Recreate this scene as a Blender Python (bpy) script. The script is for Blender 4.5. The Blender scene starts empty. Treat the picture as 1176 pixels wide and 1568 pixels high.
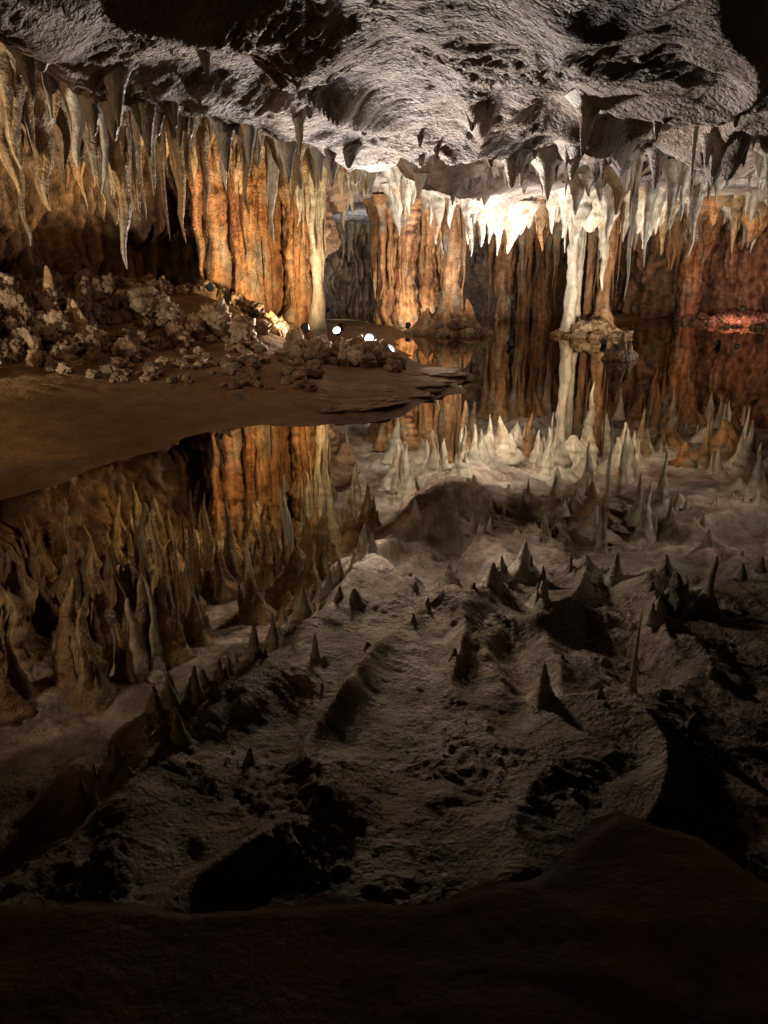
import bpy, bmesh, math, numpy as np
from mathutils import Vector
rng=np.random.default_rng(7)
PITCH=18.0; CAMH=1.6; F=1162.0
# ------------------------------------------------------------------ noise
perm=rng.permutation(256); G=rng.normal(size=(256,3)); G/=np.linalg.norm(G,axis=1)[:,None]
def pn(x,y,z=0.0):
    x,y,z=np.broadcast_arrays(np.asarray(x,float),np.asarray(y,float),np.asarray(z,float))
    xf=np.floor(x);yf=np.floor(y);zf=np.floor(z)
    xi=xf.astype(int);yi=yf.astype(int);zi=zf.astype(int)
    fx=x-xf;fy=y-yf;fz=z-zf
    fd=lambda t:t*t*t*(t*(t*6-15)+10)
    u,v,w=fd(fx),fd(fy),fd(fz); out=0
    for i in (0,1):
        for j in (0,1):
            for k in (0,1):
                h=perm[(perm[(perm[(xi+i)&255]+yi+j)&255]+zi+k)&255]
                g=G[h]
                d=g[...,0]*(fx-i)+g[...,1]*(fy-j)+g[...,2]*(fz-k)
                out=out+d*(u if i else 1-u)*(v if j else 1-v)*(w if k else 1-w)
    return out*1.5
def fbm(x,y,z=0.0,o=4,lac=2.1,g=.5):
    s=0;a=1
    for i in range(o):
        s=s+a*pn(x+17.3*i,y+9.1*i,z+3.7*i); x=x*lac;y=y*lac;z=z*lac;a*=g
    return s
def sm(a,b,x):
    t=np.clip((x-a)/(b-a),0,1); return t*t*(3-2*t)
# ------------------------------------------------------------------ mesh helpers
class MB:
    def __init__(s): s.v=[];s.f=[];s.n=0
    def grid(s,P,wrap=False):
        m,n=P.shape[:2]
        idx=np.arange(m*n).reshape(m,n)+s.n
        if wrap: idx=np.concatenate([idx,idx[:,:1]],1)
        q=np.stack([idx[:-1,:-1],idx[:-1,1:],idx[1:,1:],idx[1:,:-1]],-1).reshape(-1,4)
        s.v.append(P.reshape(-1,3)); s.f.append(q); s.n+=m*n
    def raw(s,V,Q): s.v.append(V); s.f.append(Q+s.n); s.n+=len(V)
    def build(s,name,mat,smooth=True,flip=False):
        V=np.concatenate(s.v);Q=np.concatenate(s.f)
        if flip: Q=Q[:,::-1]
        me=bpy.data.meshes.new(name)
        me.vertices.add(len(V)); me.vertices.foreach_set('co',V.astype(np.float32).ravel())
        me.loops.add(Q.size); me.loops.foreach_set('vertex_index',Q.astype(np.int32).ravel())
        me.polygons.add(len(Q)); me.polygons.foreach_set('loop_start',np.arange(0,Q.size,4,dtype=np.int32))
        me.polygons.foreach_set('loop_total',np.full(len(Q),4,dtype=np.int32))
        me.polygons.foreach_set('use_smooth',np.full(len(Q),smooth))
        me.update(calc_edges=True); me.validate()
        me.materials.append(mat)
        o=bpy.data.objects.new(name,me); bpy.context.scene.collection.objects.link(o); return o
def pixel_to_world(px,py,D):
    """image pixel of a feature + its estimated distance, unprojected through the camera -> world x,z"""
    t=math.radians(PITCH); yv=(784-py)/F
    k=D/(math.cos(t)+yv*math.sin(t))
    return (px-588)/F*k, CAMH+(-math.sin(t)+yv*math.cos(t))*k
# ------------------------------------------------------------------ materials
def mat_rock(name,cols,stretch=(1,1,1),scale=1.5,rough=.55,bump=.5,fine=40,crev=.5,spec=.4,dirt=.35,patch=0,bd=.03):
    m=bpy.data.materials.new(name); m.use_nodes=True; nt=m.node_tree; N=nt.nodes; L=nt.links
    b=N['Principled BSDF']; b.inputs['Specular IOR Level'].default_value=spec
    tc=N.new('ShaderNodeNewGeometry')
    mp=N.new('ShaderNodeMapping'); mp.inputs['Scale'].default_value=stretch; L.new(tc.outputs['Position'],mp.inputs['Vector'])
    n1=N.new('ShaderNodeTexNoise'); n1.inputs['Scale'].default_value=scale; n1.inputs['Detail'].default_value=5; n1.inputs['Roughness'].default_value=.62; n1.inputs['Distortion'].default_value=.5
    L.new(mp.outputs[0],n1.inputs['Vector'])
    r=N.new('ShaderNodeValToRGB'); e=r.color_ramp.elements
    k=len(cols); e[0].position=.3; e[0].color=(*cols[0],1); e[1].position=.7; e[1].color=(*cols[-1],1)
    for i in range(1,k-1):
        q=e.new(.3+.4*i/(k-1)); q.color=(*cols[i],1)
    L.new(n1.outputs['Fac'],r.inputs['Fac'])
    n2=N.new('ShaderNodeTexNoise'); n2.inputs['Scale'].default_value=fine*.2; n2.inputs['Detail'].default_value=4; n2.inputs['Roughness'].default_value=.7
    L.new(tc.outputs['Position'],n2.inputs['Vector'])
    mr=N.new('ShaderNodeMapRange'); mr.inputs[1].default_value=.35; mr.inputs[2].default_value=.62; mr.inputs[3].default_value=1-dirt; mr.inputs[4].default_value=1.1
    L.new(n2.outputs['Fac'],mr.inputs[0])
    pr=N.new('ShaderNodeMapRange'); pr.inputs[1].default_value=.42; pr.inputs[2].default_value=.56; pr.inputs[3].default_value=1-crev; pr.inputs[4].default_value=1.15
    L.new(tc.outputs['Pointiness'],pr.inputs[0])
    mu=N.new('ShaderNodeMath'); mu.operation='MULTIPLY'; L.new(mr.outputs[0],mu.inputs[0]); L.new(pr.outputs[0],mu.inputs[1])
    last=mu
    if patch:
        n4=N.new('ShaderNodeTexNoise'); n4.inputs['Scale'].default_value=.55; n4.inputs['Detail'].default_value=5; n4.inputs['Roughness'].default_value=.6; n4.inputs['Distortion'].default_value=.8
        L.new(tc.outputs['Position'],n4.inputs['Vector'])
        m4=N.new('ShaderNodeMapRange'); m4.inputs[1].default_value=.42; m4.inputs[2].default_value=.58; m4.inputs[3].default_value=1-patch; m4.inputs[4].default_value=1.0
        L.new(n4.outputs['Fac'],m4.inputs[0]); mu2=N.new('ShaderNodeMath'); mu2.operation='MULTIPLY'; L.new(mu.outputs[0],mu2.inputs[0]); L.new(m4.outputs[0],mu2.inputs[1]); last=mu2
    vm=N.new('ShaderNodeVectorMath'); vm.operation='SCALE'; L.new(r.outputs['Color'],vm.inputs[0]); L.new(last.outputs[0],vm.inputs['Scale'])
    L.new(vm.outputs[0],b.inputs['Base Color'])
    rr=N.new('ShaderNodeMapRange'); rr.inputs[3].default_value=rough-.2; rr.inputs[4].default_value=rough+.25; L.new(n2.outputs['Fac'],rr.inputs[0]); L.new(rr.outputs[0],b.inputs['Roughness'])
    n3=N.new('ShaderNodeTexNoise'); n3.inputs['Scale'].default_value=fine; n3.inputs['Detail'].default_value=3; n3.inputs['Roughness'].default_value=.6; L.new(tc.outputs['Position'],n3.inputs['Vector'])
    ad=N.new('ShaderNodeMath'); ad.operation='MULTIPLY_ADD'; L.new(n2.outputs['Fac'],ad.inputs[0]); ad.inputs[1].default_value=1.6; L.new(n3.outputs['Fac'],ad.inputs[2])
    bp=N.new('ShaderNodeBump'); bp.inputs['Strength'].default_value=bump; bp.inputs['Distance'].default_value=bd
    L.new(ad.outputs[0],bp.inputs['Height']); L.new(bp.outputs[0],b.inputs['Normal'])
    return m
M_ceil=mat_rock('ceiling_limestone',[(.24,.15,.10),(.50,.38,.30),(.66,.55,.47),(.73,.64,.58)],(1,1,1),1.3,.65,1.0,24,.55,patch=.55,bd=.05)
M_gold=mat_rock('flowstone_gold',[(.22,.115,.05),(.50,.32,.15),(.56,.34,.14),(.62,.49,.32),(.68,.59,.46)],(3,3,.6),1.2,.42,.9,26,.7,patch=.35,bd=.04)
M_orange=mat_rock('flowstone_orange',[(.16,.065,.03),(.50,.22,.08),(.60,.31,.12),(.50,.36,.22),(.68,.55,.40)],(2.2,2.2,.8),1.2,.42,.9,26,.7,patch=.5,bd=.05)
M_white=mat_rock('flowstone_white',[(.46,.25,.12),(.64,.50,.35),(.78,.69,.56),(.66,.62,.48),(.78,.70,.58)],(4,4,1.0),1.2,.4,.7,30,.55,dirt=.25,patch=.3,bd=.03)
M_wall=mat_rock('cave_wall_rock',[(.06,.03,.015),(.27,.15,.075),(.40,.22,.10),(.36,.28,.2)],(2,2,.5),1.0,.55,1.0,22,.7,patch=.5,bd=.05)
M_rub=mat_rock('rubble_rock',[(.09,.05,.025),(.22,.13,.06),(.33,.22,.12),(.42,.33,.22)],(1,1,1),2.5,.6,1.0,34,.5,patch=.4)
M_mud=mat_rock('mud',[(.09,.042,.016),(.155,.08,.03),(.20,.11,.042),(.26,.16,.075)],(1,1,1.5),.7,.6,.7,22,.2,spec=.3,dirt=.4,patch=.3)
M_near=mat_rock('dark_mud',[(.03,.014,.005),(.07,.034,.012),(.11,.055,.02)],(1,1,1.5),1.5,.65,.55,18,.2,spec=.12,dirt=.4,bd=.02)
def mat_water():
    m=bpy.data.materials.new('lake_water'); m.use_nodes=True; nt=m.node_tree; N=nt.nodes; L=nt.links
    N.remove(N['Principled BSDF']); out=N['Material Output']
    tr=N.new('ShaderNodeBsdfTransparent'); tr.inputs[0].default_value=(.50,.36,.19,1)
    gl=N.new('ShaderNodeBsdfGlossy'); gl.inputs['Roughness'].default_value=0.0; gl.inputs[0].default_value=(1,.91,.75,1)
    fr=N.new('ShaderNodeFresnel'); fr.inputs['IOR'].default_value=2.2
    mx=N.new('ShaderNodeMixShader'); L.new(fr.outputs[0],mx.inputs[0]); L.new(tr.outputs[0],mx.inputs[1]); L.new(gl.outputs[0],mx.inputs[2]); L.new(mx.outputs[0],out.inputs[0])
    g=N.new('ShaderNodeNewGeometry'); n=N.new('ShaderNodeTexNoise'); n.inputs['Scale'].default_value=1.3; n.inputs['Detail'].default_value=2; L.new(g.outputs['Position'],n.inputs['Vector'])
    bp=N.new('ShaderNodeBump'); bp.inputs['Strength'].default_value=.05; bp.inputs['Distance'].default_value=.01; L.new(n.outputs['Fac'],bp.inputs['Height'])
    L.new(bp.outputs[0],gl.inputs['Normal'])
    return m
# ------------------------------------------------------------------ ceiling
def ridge_uv(x,y):
    return (x*.91-y*.41),(x*.41+y*.91)
DOMES=((.95,12,.95,1.9,.42),(4.4,12.6,1.5,2.0,.38),(2.6,8.4,1.2,1.2,.2),(2.4,14.6,1.1,1.2,.3),(7.2,13,1.2,1.8,.3))
def ceil_base(x,y):
    x=np.asarray(x,float);y=np.asarray(y,float)
    u,v=ridge_uv(x,y)
    z=3.18+.16*pn(x*.3+5,y*.3)-.12*sm(15,18,y)
    d=-(x+2.6)*.925+(y-5.7)*.38+.6*pn(x*.5,y*.5,4.)+.25*pn(x*1.6,y*1.6,4.)
    z=z+.75*sm(0.1,1.3,d)*sm(24,17,y)-.18*np.exp(-((d+.15)/.35)**2)
    w=.35*pn(x*.8,y*.8,9.)+.15*pn(x*2.3,y*2.3,9.)
    for cx_,cy_,rx,ry,h in DOMES:
        r=np.sqrt(((x-cx_)/rx)**2+((y-cy_)/ry)**2)+w; z=z+h*sm(1.1,.65,r)-.08*np.exp(-((r-1.12)/.16)**2)
    rd=1-np.abs(pn(u*.62+.35*pn(u*1.1,v*.5,2.),v*.2,1.7))*2.3
    z=z-.48*np.clip(rd,0,1)**1.5*sm(14,9,y)*(.6+.6*pn(u*.5,v*.5,7.))
    return z
def ceil_z(x,y):
    z=ceil_base(x,y)
    wx=.22*pn(x*1.7,y*1.7,3.)+.06*pn(x*6,y*6,3.); wy=.22*pn(x*1.7,y*1.7,13.)+.06*pn(x*6,y*6,13.)
    z=z-.08*np.abs(pn(x*1.1+wx,y*1.1+wy,2.))+.035*fbm(x*2.2+wx,y*2.2+wy,5.,o=3)
    mk=.25+.9*sm(-.25,.55,fbm(x*.75,y*.75,8.,o=3))
    p=fbm((x+wx)*5.5,(y+wy)*5.5,1.,o=3,g=.7); z=z-.042*np.clip(p,0,1.1)*mk
    p=fbm((x+wx)*12.,(y+wy)*12.,4.,o=2); z=z-.045*np.clip(p,-.1,1)*mk
    return z
def axis(segs):
    out=[]
    for a,b,s in segs: out.append(np.arange(a,b,s))
    return np.concatenate(out+[[segs[-1][1]]])
cx=axis([(-9.6,-5.5,.12),(-5.5,7.5,.032),(7.5,14.5,.08)]); cy=axis([(-6,4.5,.12),(4.5,12,.028),(12,20,.05),(20,31,.12)])
X,Y=np.meshgrid(cx,cy)
mb=MB(); mb.grid(np.stack([X,Y,ceil_z(X,Y)],-1)); mb.build('cave_ceiling',M_ceil,flip=True)
# ------------------------------------------------------------------ terrain
def poly_sd(x,y,P):
    P=np.array(P,float); d=np.full(x.shape,1e9); inside=np.zeros(x.shape,bool)
    for i in range(len(P)):
        a=P[i];b=P[(i+1)%len(P)]; e=b-a
        t=np.clip(((x-a[0])*e[0]+(y-a[1])*e[1])/(e@e),0,1)
        d=np.minimum(d,np.hypot(x-a[0]-t*e[0],y-a[1]-t*e[1]))
        c=((a[1]>y)!=(b[1]>y)) & (x<(b[0]-a[0])*(y-a[1])/(b[1]-a[1]+1e-12)+a[0]); inside^=c
    return np.where(inside,d,-d)
LEFT=[(-4.6,1),(-3.4,4),(-2.75,5.2),(-2.3,6.2),(-1.78,7.6),(-1.3,7.9),(-.8,7.7),(-.3,7.8),(.4,8.9),(1.0,10),(1.3,11.7),(.9,12.6),(.35,14),(.2,16),(.5,18.6),(.5,21),(-1,24),(-12,24),(-12,1)]
NEAR=[(-4,1.5),(-1.05,1.60),(-.6,1.58),(-.2,1.56),(.1,1.60),(.42,1.68),(.70,1.91),(.93,1.84),(1.1,1.6),(1.5,1.35),(3,.6),(4,-6),(-5,-6)]
RIGHT=[(9.0,22.3),(10.5,21),(14,19.5),(16,18),(16,30),(9,30),(8.8,24)]
HEAP=np.array([(-7.2,7.5),(-6.0,10.3),(-4.8,12.2),(-3.3,13.6)])
def heap_w(x,y):
    d=np.full(np.shape(x),1e9)
    for i in range(len(HEAP)-1):
        a=HEAP[i];b=HEAP[i+1];e=b-a
        t=np.clip(((x-a[0])*e[0]+(y-a[1])*e[1])/(e@e),0,1); d=np.minimum(d,np.hypot(x-a[0]-t*e[0],y-a[1]-t*e[1]))
    return np.exp(-(d/1.25)**2)
def ground(x,y):
    x=np.asarray(x,float);y=np.asarray(y,float)
    wx=.22*pn(x*.9,y*.9,1.)+.08*pn(x*2.6,y*2.6,1.)
    s=poly_sd(x,y,LEFT)+wx
    z=np.where(s>0,.05*sm(0,.35,s)+.21*sm(0.1,3.0,s),-.07*sm(0,1.3,-s)-.45*sm(.8,3.8,-s))
    s3=poly_sd(x,y,RIGHT)+wx; z=np.maximum(z,np.where(s3>0,.08*sm(0,.4,s3)+.15*sm(.3,3,s3),-.6))
    z=z+.85*heap_w(x,y)*np.where(s>0,1,0)*sm(0,1,s)
    for (mx,my,r,h) in [(1.62,19.2,1.0,.38),(4.95,18.7,.8,.26),(4.25,13.8,.28,.10),(-1.75,8.9,.3,.2),(7.3,24,1,.2)]:
        rr=np.hypot(x-mx,y-my)/r*(1+.4*pn(x*2,y*2,my)); z=np.maximum(z,-.6+(.6+h)*sm(1.35,.15,rr)**.8)
    z=z+.05*fbm(x*.8,y*.8,2.)*sm(-.1,.8,s)+.008*pn(x*5,y*5)*sm(0.05,.5,np.abs(s))+.014*np.clip(pn(x*10,y*10),0,1)*sm(.2,.8,s)
    z=z+.03*np.abs(pn(x*1.3,y*3.2,6.))*sm(.1,.6,s)
    return z
gx=axis([(-9.6,-5.5,.1),(-5.5,6,.04),(6,15,.1)]); gy=axis([(-6,2.6,.1),(2.6,14,.04),(14,31,.09)])
X,Y=np.meshgrid(gx,gy); mb=MB(); mb.grid(np.stack([X,Y,ground(X,Y)],-1)); mb.build('mud_ground',M_mud)
nx=axis([(-5,4,.03)]); ny=axis([(-5.5,.5,.1),(.5,2.8,.02)]); X,Y=np.meshgrid(nx,ny)
s2=poly_sd(X,Y,NEAR)+.03*pn(X*2.5,Y*2.5,1.)+.012*pn(X*9,Y*9,1.)
Zn=np.where(s2>0,.035*sm(0,.06,s2)+.03*sm(.06,.5,s2),-.9*sm(-.02,1.2,-s2))+.012*pn(X*3,Y*3)+.004*pn(X*12,Y*12)
Zn=Zn+.03*np.abs(pn(X*2.,Y*5.,5.))*sm(.05,.3,s2)+.015*pn(X*5,Y*5,2.)*sm(.0,.2,s2)
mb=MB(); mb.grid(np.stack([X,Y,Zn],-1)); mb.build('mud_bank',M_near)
mb=MB(); mb.grid(np.array([[(-10,-6,0),(15,-6,0)],[(-10,31,0),(15,31,0)]],float)); mb.build('lake_water',mat_water(),smooth=False)
# ------------------------------------------------------------------ walls
def smooth_path(P,step=.05):
    P=np.array(P,float)
    for _ in range(3):
        Q=[]; n=len(P)
        for i in range(n):
            a=P[i];b=P[(i+1)%n]; Q+= [a*.75+b*.25,a*.25+b*.75]
        P=np.array(Q)
    P=np.vstack([P,P[:1]])
    d=np.r_[0,np.cumsum(np.hypot(*np.diff(P,axis=0).T))]
    s=np.arange(0,d[-1],step); return s,np.stack([np.interp(s,d,P[:,0]),np.interp(s,d,P[:,1])],1)
def wall(path,name,mat,z0=-.7,z1=4.4,step=.045):
    s,P=smooth_path(path,step); T=np.gradient(P,axis=0); T/=np.linalg.norm(T,axis=1)[:,None]+1e-9
    Nn=np.stack([T[:,1],-T[:,0]],1)
    z=np.arange(z0,z1,.045); S,Z=np.meshgrid(s,z)
    wz=.5*pn(S*.5,Z*.5,3.)
    d=.60*np.abs(pn(S*.6+wz,Z*.25,1.))+.40*np.abs(pn(S*1.7+wz,Z*.45,4.))+.22*np.abs(pn(S*4.2+wz,Z*.8,7.))+.08*np.abs(pn(S*9,Z*2.0,2.))
    d=d+.16*fbm(S*1.2,Z*1.6,6.)+.06*np.abs(pn(S*7,Z*7))+.03*pn(S*12,Z*12)
    over=0
    for lv,am in ((1.3,.28),(2.2,.5),(3.0,.45)):
        edge=lv+.7*pn(S*1.1,0,11.+lv)+.35*pn(S*3.5,0,12.+lv)+.15*pn(S*9,0,13.+lv)
        over=over+am*sm(edge-.08,edge+.12,Z)*sm(-.35,.25,pn(S*.7,0,lv*5))
    d=d+over
    Pp=P[None]+Nn[None]*d[...,None]
    mb=MB(); mb.grid(np.concatenate([Pp,Z[...,None]],-1)); mb.build(name,mat); return s,P,Nn
LOOP=[(-8.5,-5),(-8.2,2),(-8.7,7),(-8.4,11.4),(-7.0,14.6),(-5.0,16.5),(-3.0,17.2),(-2.1,17.5),(-2.1,19),(-3.2,21.5),(-3.7,25.5),(-2,29),(1,30),(2.9,29.5),(3.3,28),(3.6,26),(4.8,25.2),(5.8,27.5),(7.4,27.5),(8.6,25.2),(10,25.4),(13,23),(14,15),(13,7),(12,0),(9,-5)]
WSTEP=.045
ws,WP,WN=wall(LOOP,'cave_wall',M_wall)
# ------------------------------------------------------------------ stalactites
def spike(mb,x,y,zt,zb,r,flare=1.3,lean=(0,0),seg=None,sd=None,blunt=.55,flute=.3):
    L=abs(zt-zb); m=int(np.clip(L/.03,12,90)); seg=seg or int(np.clip(r*140,10,36)); sd=rng.uniform(0,100) if sd is None else sd
    t=np.linspace(0,1,m)[:,None]**.85; a=np.linspace(0,2*np.pi,seg,endpoint=False)[None]
    prof=r*((1-t)**blunt*(.6+.4*(1-t))+flare*np.exp(-t*L/(.10+1.1*r)))
    prof=prof*(1+.34*pn(t*L*2.6,sd)+.24*pn(t*L*7,sd+4))
    prof[-1]=.0015
    zz=zt+(zb-zt)*t
    k=min(3.2,1.2+r*6)
    R=prof*(1+flute*pn(np.cos(a)*k,np.sin(a)*k+sd,zz*1.1)+.8*flute*pn(np.cos(a)*k*2.2+sd,np.sin(a)*k*2.2,zz*4))+.018*np.clip(pn(np.cos(a)*r*14+sd,np.sin(a)*r*14,zz*14),0,1)*(1-t)
    cxo=x+lean[0]*t+r*.9*pn(t*L*1.5,sd+20)*t; cyo=y+lean[1]*t+r*.9*pn(t*L*1.5,sd+31)*t
    e=1+(rng.uniform(0,1.1) if r>.07 else 0)*(1-t*.7); th=rng.uniform(0,3.14); c,s=math.cos(th),math.sin(th)
    A=R*np.cos(a)*e; B=R*np.sin(a)
    mb.grid(np.stack([cxo+A*c-B*s,cyo+A*s+B*c,zz+0*R],-1),wrap=True)
def cluster(mb,x,y,zb,r,n=4,zt=None,**k):
    zt=float(ceil_base(x,y))+.12 if zt is None else zt
    if zt-zb<.1: zb=zt-.25
    spike(mb,x,y,zt,zb,r,**k); L=zt-zb
    for i in range(n):
        a=rng.uniform(0,6.28); q=rng.uniform(.5,1.8)*r; l=L*rng.uniform(.15,.8)
        spike(mb,x+q*math.cos(a),y+q*math.sin(a),zt+.05,zt-l,r*rng.uniform(.35,.8),flare=1.3)
def column(mb,x,y,zb,r,top=1.2,bot=.8,n=4,zt=None):
    zt=float(ceil_base(x,y))+.15 if zt is None else zt
    L=zt-zb; m=int(L/.03); seg=int(np.clip(r*140,16,48)); sd=rng.uniform(0,100)
    t=np.linspace(0,1,m)[:,None]; a=np.linspace(0,2*np.pi,seg,endpoint=False)[None]; zz=zt-t*L
    prof=r*(.85+top*np.exp(-t*L/.35)+bot*np.exp(-(1-t)*L/.25))*(1+.30*pn(t*L*1.3,sd)+.26*pn(t*L*4,sd))
    k=2.5
    R=prof*(1+.5*np.abs(pn(np.cos(a)*k,np.sin(a)*k+sd,zz*.6))+.34*pn(np.cos(a)*k*2,np.sin(a)*k*2+sd,zz*2.0)+.18*pn(np.cos(a)*8,np.sin(a)*8+sd,zz*9))
    mb.grid(np.stack([x+R*np.cos(a)+r*.25*pn(t*L,sd),y+R*np.sin(a),zz+0*R],-1),wrap=True)
    for i in range(n):
        an=rng.uniform(0,6.28); q=rng.uniform(.8,1.8)*r
        spike(mb,x+q*math.cos(an),y+q*math.sin(an),zt+.05,zt-L*rng.uniform(.15,.85),r*rng.uniform(.25,.7))
LST=[(75,325,10,.24,M_gold,7),(45,378,11.3,.12,M_gold,2),(185,197,6.7,.07,M_white,3),(125,258,9.4,.16,M_white,6),(196,413,9.8,.15,M_gold,6),(30,260,8.8,.16,M_gold,5),(165,300,9.6,.1,M_white,4),
(222,337,11,.06,M_gold,2),(282,372,12,.13,M_gold,3),(256,368,12.3,.09,M_gold,2),(345,294,11.5,.10,M_white,4),(421,372,13,.13,M_white,5),
(380,330,12.6,.13,M_gold,4),(320,345,12.8,.12,M_gold,3),(240,300,10.5,.12,M_gold,5),(160,340,11.5,.12,M_gold,4),(20,300,9.5,.2,M_gold,5),(450,330,13.2,.15,M_gold,5),(485,300,13.8,.15,M_gold,6),
(460,236,8.35,.06,M_white,3),(735,262,14,.13,M_ceil,3),(717,375,17.6,.12,M_white,2),(738,362,17.8,.14,M_white,3),(752,374,17.5,.11,M_white,2),
(690,350,18,.15,M_white,3),(660,345,18.3,.14,M_white,3),(625,332,18.5,.14,M_white,3),(775,345,18.2,.13,M_white,3),(800,360,18.0,.15,M_white,4),(835,309,11,.13,M_white,7),
(905,356,18,.30,M_white,6),(920,446,18.2,.13,M_white,2),(958,462,13.3,.08,M_white,4),(1054,306,8.1,.045,M_white,2),(1152,372,19,.28,M_orange,1),
(1171,318,10,.09,M_white,1),(1012,392,19,.14,M_gold,3),(996,362,17,.13,M_white,3),(1062,372,20,.24,M_orange,4),(1090,345,18,.14,M_orange,3),(985,410,16,.09,M_white,2),
(820,162,10.5,.06,M_ceil,1),(845,214,12,.07,M_white,2),(645,190,9.3,.035,M_ceil,2),(670,206,9.6,.03,M_ceil,1),(828,385,19,.16,M_orange,3),(880,330,15,.13,M_white,5),
(525,300,15,.15,M_white,4),(540,330,16.6,.14,M_white,3),(560,300,16,.14,M_gold,3),(1030,415,21,.16,M_orange,3),(932,255,11,.06,M_white,2),(870,275,14,.12,M_white,4),(1120,390,18,.12,M_gold,3),(1040,340,14,.11,M_white,4),(945,330,14.5,.12,M_gold,4)]
for px,py,D,r,mt,n in LST:
    x,z=pixel_to_world(px,py,D); mb=MB(); cluster(mb,x,D,z,r,n); mb.build('stalactite',mt)
mb=MB(); x,z=pixel_to_world(488,522,14.9); column(mb,x,14.9,.2,.12,top=2.2,bot=.6,n=7)
for i in range(12):
    a=rng.uniform(0,6.28);q=rng.uniform(.15,.45); zt=float(ceil_base(x,14.9)); spike(mb,x+q*math.cos(a),14.9+q*math.sin(a),zt,rng.uniform(1.7,2.6),rng.uniform(.06,.12))
mb.build('cave_column',M_white)
mb=MB(); column(mb,1.62,19.2,.35,.20,top=.9,bot=1.2,n=8)
for i in range(24):
    a=rng.uniform(0,6.28);q=rng.uniform(.1,.6); spike(mb,1.62+q*math.cos(a),19.2+q*math.sin(a),.05,rng.uniform(.4,1.35)*(1.1-q),rng.uniform(.10,.2),flare=.6,blunt=.6)
mb.build('cave_column',M_orange)
mb=MB(); column(mb,4.42,18.7,.1,.12,n=6); column(mb,4.66,19.0,.1,.08,n=4); mb.build('cave_column',M_white)
mb=MB(); column(mb,5.3,19.0,.1,.16,n=8); column(mb,5.0,19.3,.1,.09,n=4); mb.build('cave_column',M_orange)
# central curtain: a few fat pillars, slots between them, some pieces stopping short of the water
mb=MB()
for x,y,r in [(-.1,22.2,.17),(.22,21.8,.26),(.62,21.6,.32),(1.22,21.9,.26),(1.5,22.2,.16),(2.0,22.6,.2)]:
    column(mb,x,y,-.3,r,top=.8,bot=.15,n=7)
for i in range(14):
    spike(mb,rng.uniform(-.2,2.6),rng.uniform(20.9,22),3.3,rng.uniform(.5,2.4),rng.uniform(.08,.2),blunt=.4)
mb.build('flowstone_curtain',M_orange)
mb=MB()
for x,y,r in [(3.75,24.2,.3),(4.2,23.7,.18),(4.75,24.4,.3),(7.0,25,.25),(9.2,23.9,.3)]:
    column(mb,x,y,-.3,r,top=1,bot=.3,n=9)
mb.build('flowstone_curtain',M_orange)
mb=MB()
for i in range(30):
    px=rng.uniform(325,478); D=14.9-.9*(1-(px-315)/163)+rng.uniform(-.3,.6); x=(px-588)/F*D*1.02
    column(mb,x,D+.7,.1,rng.uniform(.08,.26),top=.8,bot=.3,n=6)
mb.build('flowstone_curtain',M_orange)
def hang(name,mat,s0,s1,count,off,lr,rr,pw=1.3):
    mb=MB()
    for i in range(count):
        j=int(rng.uniform(s0,s1)/WSTEP)%len(WP); o=rng.uniform(*off); x,y=WP[j]+WN[j]*o
        zt=float(ceil_base(x,y))+.15; l=lr[0]+(lr[1]-lr[0])*rng.uniform()**pw*(.6+.5*float(pn(x*.9,y*.9,6.))); r=rng.uniform(*rr)*(.45+.55*l/lr[1])
        cluster(mb,x,y,max(zt-l,.3),r,int(rng.integers(1,5)),zt=zt,blunt=rng.uniform(.35,.9))
    mb.build(name,mat)
def sof(x,y): return ws[np.argmin(np.hypot(WP[:len(ws),0]-x,WP[:len(ws),1]-y))]
sA=sof(-8.6,6.5); sB=sof(-6.9,14.6); sC=sof(-2.1,17.6); sD=sof(3.5,26.3); sE=sof(12,23.5)
hang('stalactite_curtain',M_gold,sA,sB,95,(1.3,3.8),(.5,2.2),(.10,.32))
hang('stalactite_curtain',M_gold,sB,sC,70,(1.2,3.6),(.4,2.0),(.09,.28))
hang('stalactite_curtain',M_gold,sC,sD,45,(.3,1.5),(.4,2.2),(.08,.24))
hang('stalactite_curtain',M_orange,sD,sE,55,(.4,2.6),(.4,2.4),(.08,.28))
hang('stalactite_curtain',M_white,sD,sE,35,(1.4,4.6),(.2,2.0),(.06,.24))
def scatter(name,mat,xr,yr,count,lr,rr,pw=2,n=0):
    mb=MB()
    while count>0:
        x=rng.uniform(*xr);y=rng.uniform(*yr)
        if pn(x*.8,y*.8,21.)<rng.uniform(-.25,.4): continue
        count-=1
        zt=float(ceil_base(x,y))+.05; l=lr[0]+(lr[1]-lr[0])*rng.uniform()**pw
        cluster(mb,x,y,zt-.1-l,rng.uniform(*rr)*(.5+.9*l/lr[1]),int(rng.integers(0,n+1)),zt=zt,blunt=rng.uniform(.35,.9))
    mb.build(name,mat)
scatter('small_stalactites',M_white,(.2,4.5),(16.5,20.5),85,(.1,1.1),(.05,.14),3,3)
scatter('small_stalactites',M_white,(3.5,10),(13.5,21),65,(.15,1.4),(.05,.17),2.2,3)
scatter('small_stalactites',M_ceil,(-1.5,8),(9.5,16),60,(.08,.5),(.03,.10),2.5,3)
scatter('small_stalactites',M_ceil,(-2,6),(6,12),30,(.02,.2),(.02,.05),3,1)
scatter('small_stalactites',M_gold,(-5,-1),(10,15),55,(.2,1.0),(.06,.16),1.5,2)
mb=MB()
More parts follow.
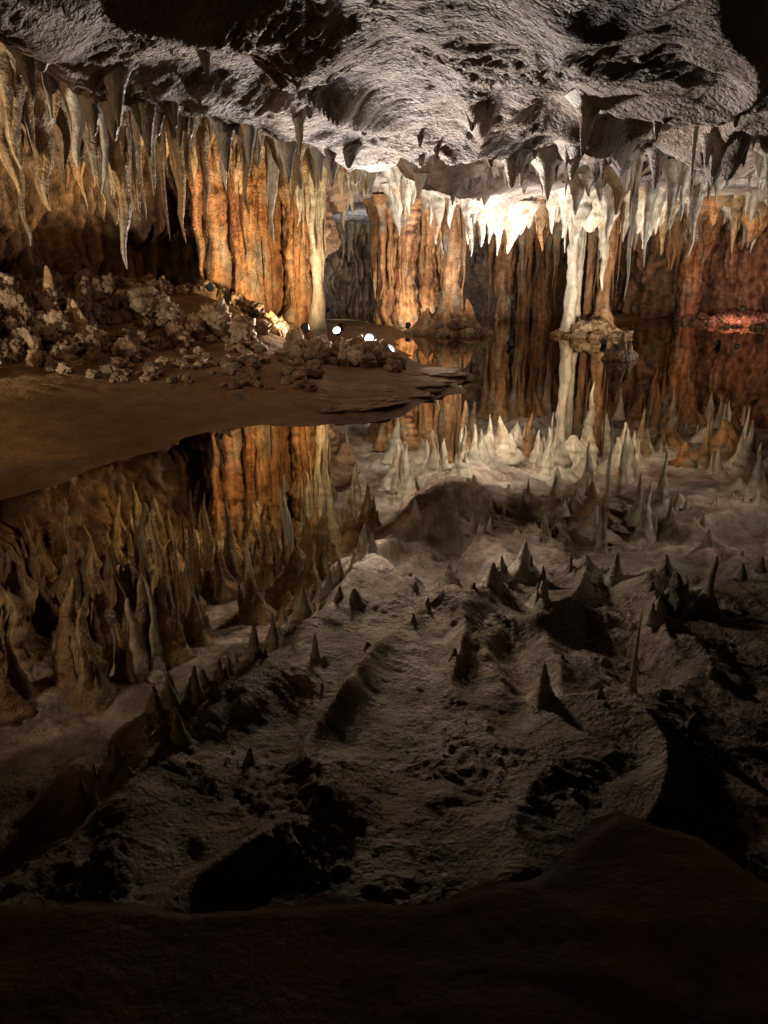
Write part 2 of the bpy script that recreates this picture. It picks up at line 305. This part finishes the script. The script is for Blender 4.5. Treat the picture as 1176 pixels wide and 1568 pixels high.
for i in range(60):
    q=rng.uniform(0,1); x=-2.9+2.9*q+rng.uniform(-.35,.2); y=5.4+6.6*q+rng.uniform(-.2,.4)
    zt=float(ceil_base(x,y))+.05; l=rng.uniform(.05,1)**2.5*.5+.08; cluster(mb,x,y,zt-l,.02+.10*l,int(rng.integers(0,3)),zt=zt)
for cx_,cy_,rx,ry,h in DOMES:
    for i in range(9):
        a=rng.uniform(0,6.28); x=cx_+rx*1.12*math.cos(a); y=cy_+ry*1.12*math.sin(a)
        zt=float(ceil_base(x,y))+.05; l=rng.uniform(.05,1)**2.5*.45+.07; cluster(mb,x,y,zt-l,.02+.12*l,int(rng.integers(0,3)),zt=zt)
mb.build('small_stalactites',M_white)
# ------------------------------------------------------------------ rocks
def cube_sphere(n=12):
    V=[];Q=[];o=0; l=np.linspace(-1,1,n); A,B=np.meshgrid(l,l); l1=np.ones_like(A)
    for P in (np.stack([A,B,l1],-1),np.stack([B,A,-l1],-1),np.stack([l1,A,B],-1),np.stack([-l1,B,A],-1),np.stack([B,l1,A],-1),np.stack([A,-l1,B],-1)):
        P=P/np.linalg.norm(P,axis=-1)[...,None]; V.append(P.reshape(-1,3)); idx=np.arange(n*n).reshape(n,n)+o
        Q.append(np.stack([idx[:-1,:-1],idx[:-1,1:],idx[1:,1:],idx[1:,:-1]],-1).reshape(-1,4)); o+=n*n
    return np.concatenate(V),np.concatenate(Q)
CV,CQ=cube_sphere(12)
LAMPS=[(-2.9,13.2),(-1.3,12.9),(-.25,13.0),(-.85,14.2)]
def rock(mb,x,y,z,sx,sy,sz,rough=.4):
    sd=rng.uniform(0,200); a=rng.uniform(0,6.28)
    R=1+rough*pn(CV[:,0]*1.1+sd,CV[:,1]*1.1,CV[:,2]*1.1)+rough*1.0*np.abs(pn(CV[:,0]*2.6+sd,CV[:,1]*2.6,CV[:,2]*2.6))+rough*.5*pn(CV[:,0]*5+sd,CV[:,1]*5,CV[:,2]*5)
    V=CV*R[:,None]*np.array([sx,sy,sz]); c,s=math.cos(a),math.sin(a)
    V=np.stack([V[:,0]*c-V[:,1]*s+x,V[:,0]*s+V[:,1]*c+y,V[:,2]+z],1); mb.raw(V,CQ)
def gz(x,y): return float(ground(np.array([x]),np.array([y]))[0])
mb=MB(); k=0
while k<950:
    x=rng.uniform(-7.5,-1);y=rng.uniform(7,15)
    w=float(heap_w(np.array([x]),np.array([y]))[0])
    if rng.uniform()>w or w<.10: continue
    if min(math.hypot(x-a,y-b) for a,b in LAMPS)<.8: continue
    s=rng.uniform(.04,.13)*(1.6 if rng.uniform()<.12 else 1)
    rock(mb,x,y,gz(x,y)+s*rng.uniform(0,1.6),s*rng.uniform(.8,1.5),s*rng.uniform(.8,1.3),s*rng.uniform(.7,1.4),.6); k+=1
k=0
while k<200:
    x=rng.uniform(-4.4,-.9);y=rng.uniform(9.4,12.4)
    if min(math.hypot(x-a,y-b) for a,b in LAMPS)<.8: continue
    s=rng.uniform(.02,.09); rock(mb,x,y,gz(x,y)+s*.4,s,s*1.2,s*.8,.5); k+=1
mb.build('rock_rubble',M_rub)
mb=MB()
for k in range(60):
    px=rng.uniform(445,612); D=rng.uniform(11.4,12.4); x=(px-588)/F*D; s=rng.uniform(.05,.15)
    rock(mb,x,D,gz(x,D)+s*rng.uniform(.5,1.1),s*1.1,s,s*rng.uniform(.8,1.5),.5)
for px in (548,556,585):
    x=(px-588)/F*12.2; spike(mb,x,12.2,.1,.5,.10,flare=.6,blunt=.4)
mb.build('rock_pile',M_rub)
mb=MB()
for x,y,sx,sy in [(-.45,9.7,.85,.5),(.25,10.5,.6,.5),(.7,11.5,.4,.5),(-.25,8.8,.55,.3),(-.1,10.9,.5,.3)]:
    rock(mb,x,y,.06,sx,sy,.04,.5)
mb.build('stone_slab',M_rub)
mb=MB()
for k in range(16):
    a=rng.uniform(0,6.28);q=rng.uniform(0,.3); rock(mb,4.25+q*math.cos(a),13.8+q*math.sin(a),.05,.09,.09,.1,.5)
for dx,h in ((0,.5),(.12,.3),(-.14,.26)): spike(mb,4.25+dx,13.8,0,h,.09,flare=.5)
mb.build('stalagmite',M_rub)
mb=MB()
for (mx,my,R,n) in [(1.62,19.2,1.0,90),(4.95,18.7,.8,90),(10.2,22.6,1.6,110)]:
    for k in range(n):
        a=rng.uniform(0,6.28);q=R*rng.uniform(.1,1.05); x=mx+q*math.cos(a);y=my+q*math.sin(a); s=rng.uniform(.05,.13); rock(mb,x,y,max(gz(x,y),-.02),s*1.3,s,s,.6)
mb.build('island_rocks',M_rub)
for (x,y,h,r) in [(-4.75,11.2,.45,.12),(-4.3,10.9,.3,.09),(8.2,21,.35,.12)]:
    mb=MB(); spike(mb,x,y,gz(x,y)-.05,gz(x,y)+h+.2,r,flare=.8); mb.build('stalagmite',M_gold)
# ------------------------------------------------------------------ lamps, plus added fill lamps out of view
M_met=bpy.data.materials.new('lamp_housing_metal'); M_met.use_nodes=True; bb=M_met.node_tree.nodes['Principled BSDF']; bb.inputs['Base Color'].default_value=(.03,.03,.03,1); bb.inputs['Metallic'].default_value=.6; bb.inputs['Roughness'].default_value=.5
def flood(pos,tgt,W,col,angle=130,rad=.06,blend=.9,glow=40):
    pos=Vector(pos); d=(Vector(tgt)-pos).normalized(); q=d.to_track_quat('-Z','Y')
    e=bpy.data.objects.new('floodlight_or_fill',None); bpy.context.scene.collection.objects.link(e); e.location=pos; e.rotation_euler=q.to_euler()
    me=bpy.data.meshes.new('housing')
    bm=bmesh.new(); bmesh.ops.create_cone(bm,segments=20,radius1=.075,radius2=.05,depth=.12,cap_ends=False)
    r=bmesh.ops.create_circle(bm,cap_ends=True,radius=.05,segments=20); bmesh.ops.translate(bm,verts=r['verts'],vec=(0,0,.06))
    bm.to_mesh(me); bm.free(); me.materials.append(M_met); h=bpy.data.objects.new('housing',me); h.parent=e; bpy.context.scene.collection.objects.link(h)
    me=bpy.data.meshes.new('lens'); bm=bmesh.new(); bmesh.ops.create_circle(bm,cap_ends=True,radius=.062,segments=20); bm.to_mesh(me); bm.free()
    m=bpy.data.materials.new('lamp_lens'); m.use_nodes=True; p=m.node_tree.nodes['Principled BSDF']; p.inputs['Emission Color'].default_value=(*col,1); p.inputs['Emission Strength'].default_value=glow
    m.cycles.emission_sampling='NONE'
    me.materials.append(m); l=bpy.data.objects.new('lens',me); l.parent=e; l.location=(0,0,-.03); bpy.context.scene.collection.objects.link(l)
    ld=bpy.data.lights.new('lamp',type='SPOT'); ld.energy=W; ld.color=col; ld.spot_size=math.radians(angle); ld.spot_blend=blend; ld.shadow_soft_size=rad
    lo=bpy.data.objects.new('lamp',ld); lo.parent=e; lo.location=(0,0,-.09); bpy.context.scene.collection.objects.link(lo)
WARM=(1,.70,.38); NEUT=(1,.83,.66); COOL=(.80,.90,1.0); WHITE=(1,.91,.85)
flood((-.25,13.0,.42),(0.2,9.8,3.2),950,WHITE,130,.1)
flood((-.85,14.2,.45),(-2.2,10.4,3.3),850,NEUT,140,.1)
flood((.08,12.4,.30),(2.6,10.3,3.1),620,WHITE,130,.1)
flood((-2.9,13.2,1.25),(-4.4,13.4,3.4),420,WARM,105)
flood((-1.3,12.9,.6),(-2.6,15.4,2.6),620,WARM,105)
flood((-5.6,6.6,.7),(-4.2,11.5,3.1),850,NEUT,115,.1)  # added fill lamp, out of view left: side light on curtains and ceiling
flood((2.6,15.9,.05),(2.3,18.4,3.2),1600,WHITE,95)
flood((1.75,20.4,.45),(2.6,19.6,3.0),560,WHITE,150)
flood((.6,19.6,.15),(1.0,22.5,2.0),420,NEUT,120)
flood((-1.6,22,.4),(-.8,27,2),700,COOL,140)
flood((-.9,16.6,.35),(-.2,18.5,3.0),650,WHITE,140)
flood((4.6,16.2,.05),(5.2,18.9,2.8),500,NEUT,120)
flood((6.9,16.0,.05),(7.6,22,2.9),600,NEUT,120)
flood((8.0,13.2,.05),(4.6,14.6,3.1),800,WHITE,120,.1)  # added fill lamp, out of view right: side light on ceiling stalactites
flood((9.6,21.0,.5),(10.3,23,.6),130,(1,.42,.40),140)
flood((-5.0,5.0,1.9),(-3.0,9.5,.3),170,WARM,130)  # unseen lamp added to brighten the left mud and rubble
flood((2.6,-1.0,2.2),(.6,1.6,0),4.5,WARM,140,.2)  # weak fill added behind the camera to lift the near bank
w=bpy.data.worlds.new('World'); bpy.context.scene.world=w; w.use_nodes=True
w.node_tree.nodes['Background'].inputs[0].default_value=(.02,.012,.006,1); w.node_tree.nodes['Background'].inputs[1].default_value=.3
cd=bpy.data.cameras.new('Camera'); cam=bpy.data.objects.new('Camera',cd); bpy.context.scene.collection.objects.link(cam)
cd.sensor_fit='VERTICAL'; cd.sensor_height=24; cd.lens=24*F/1568; cd.clip_start=.05; cd.clip_end=200
cam.location=(0,0,CAMH); cam.rotation_euler=(math.radians(90-PITCH),0,0); bpy.context.scene.camera=cam
sc=bpy.context.scene; sc.view_settings.view_transform='Standard'; sc.view_settings.look='None'; sc.view_settings.exposure=0
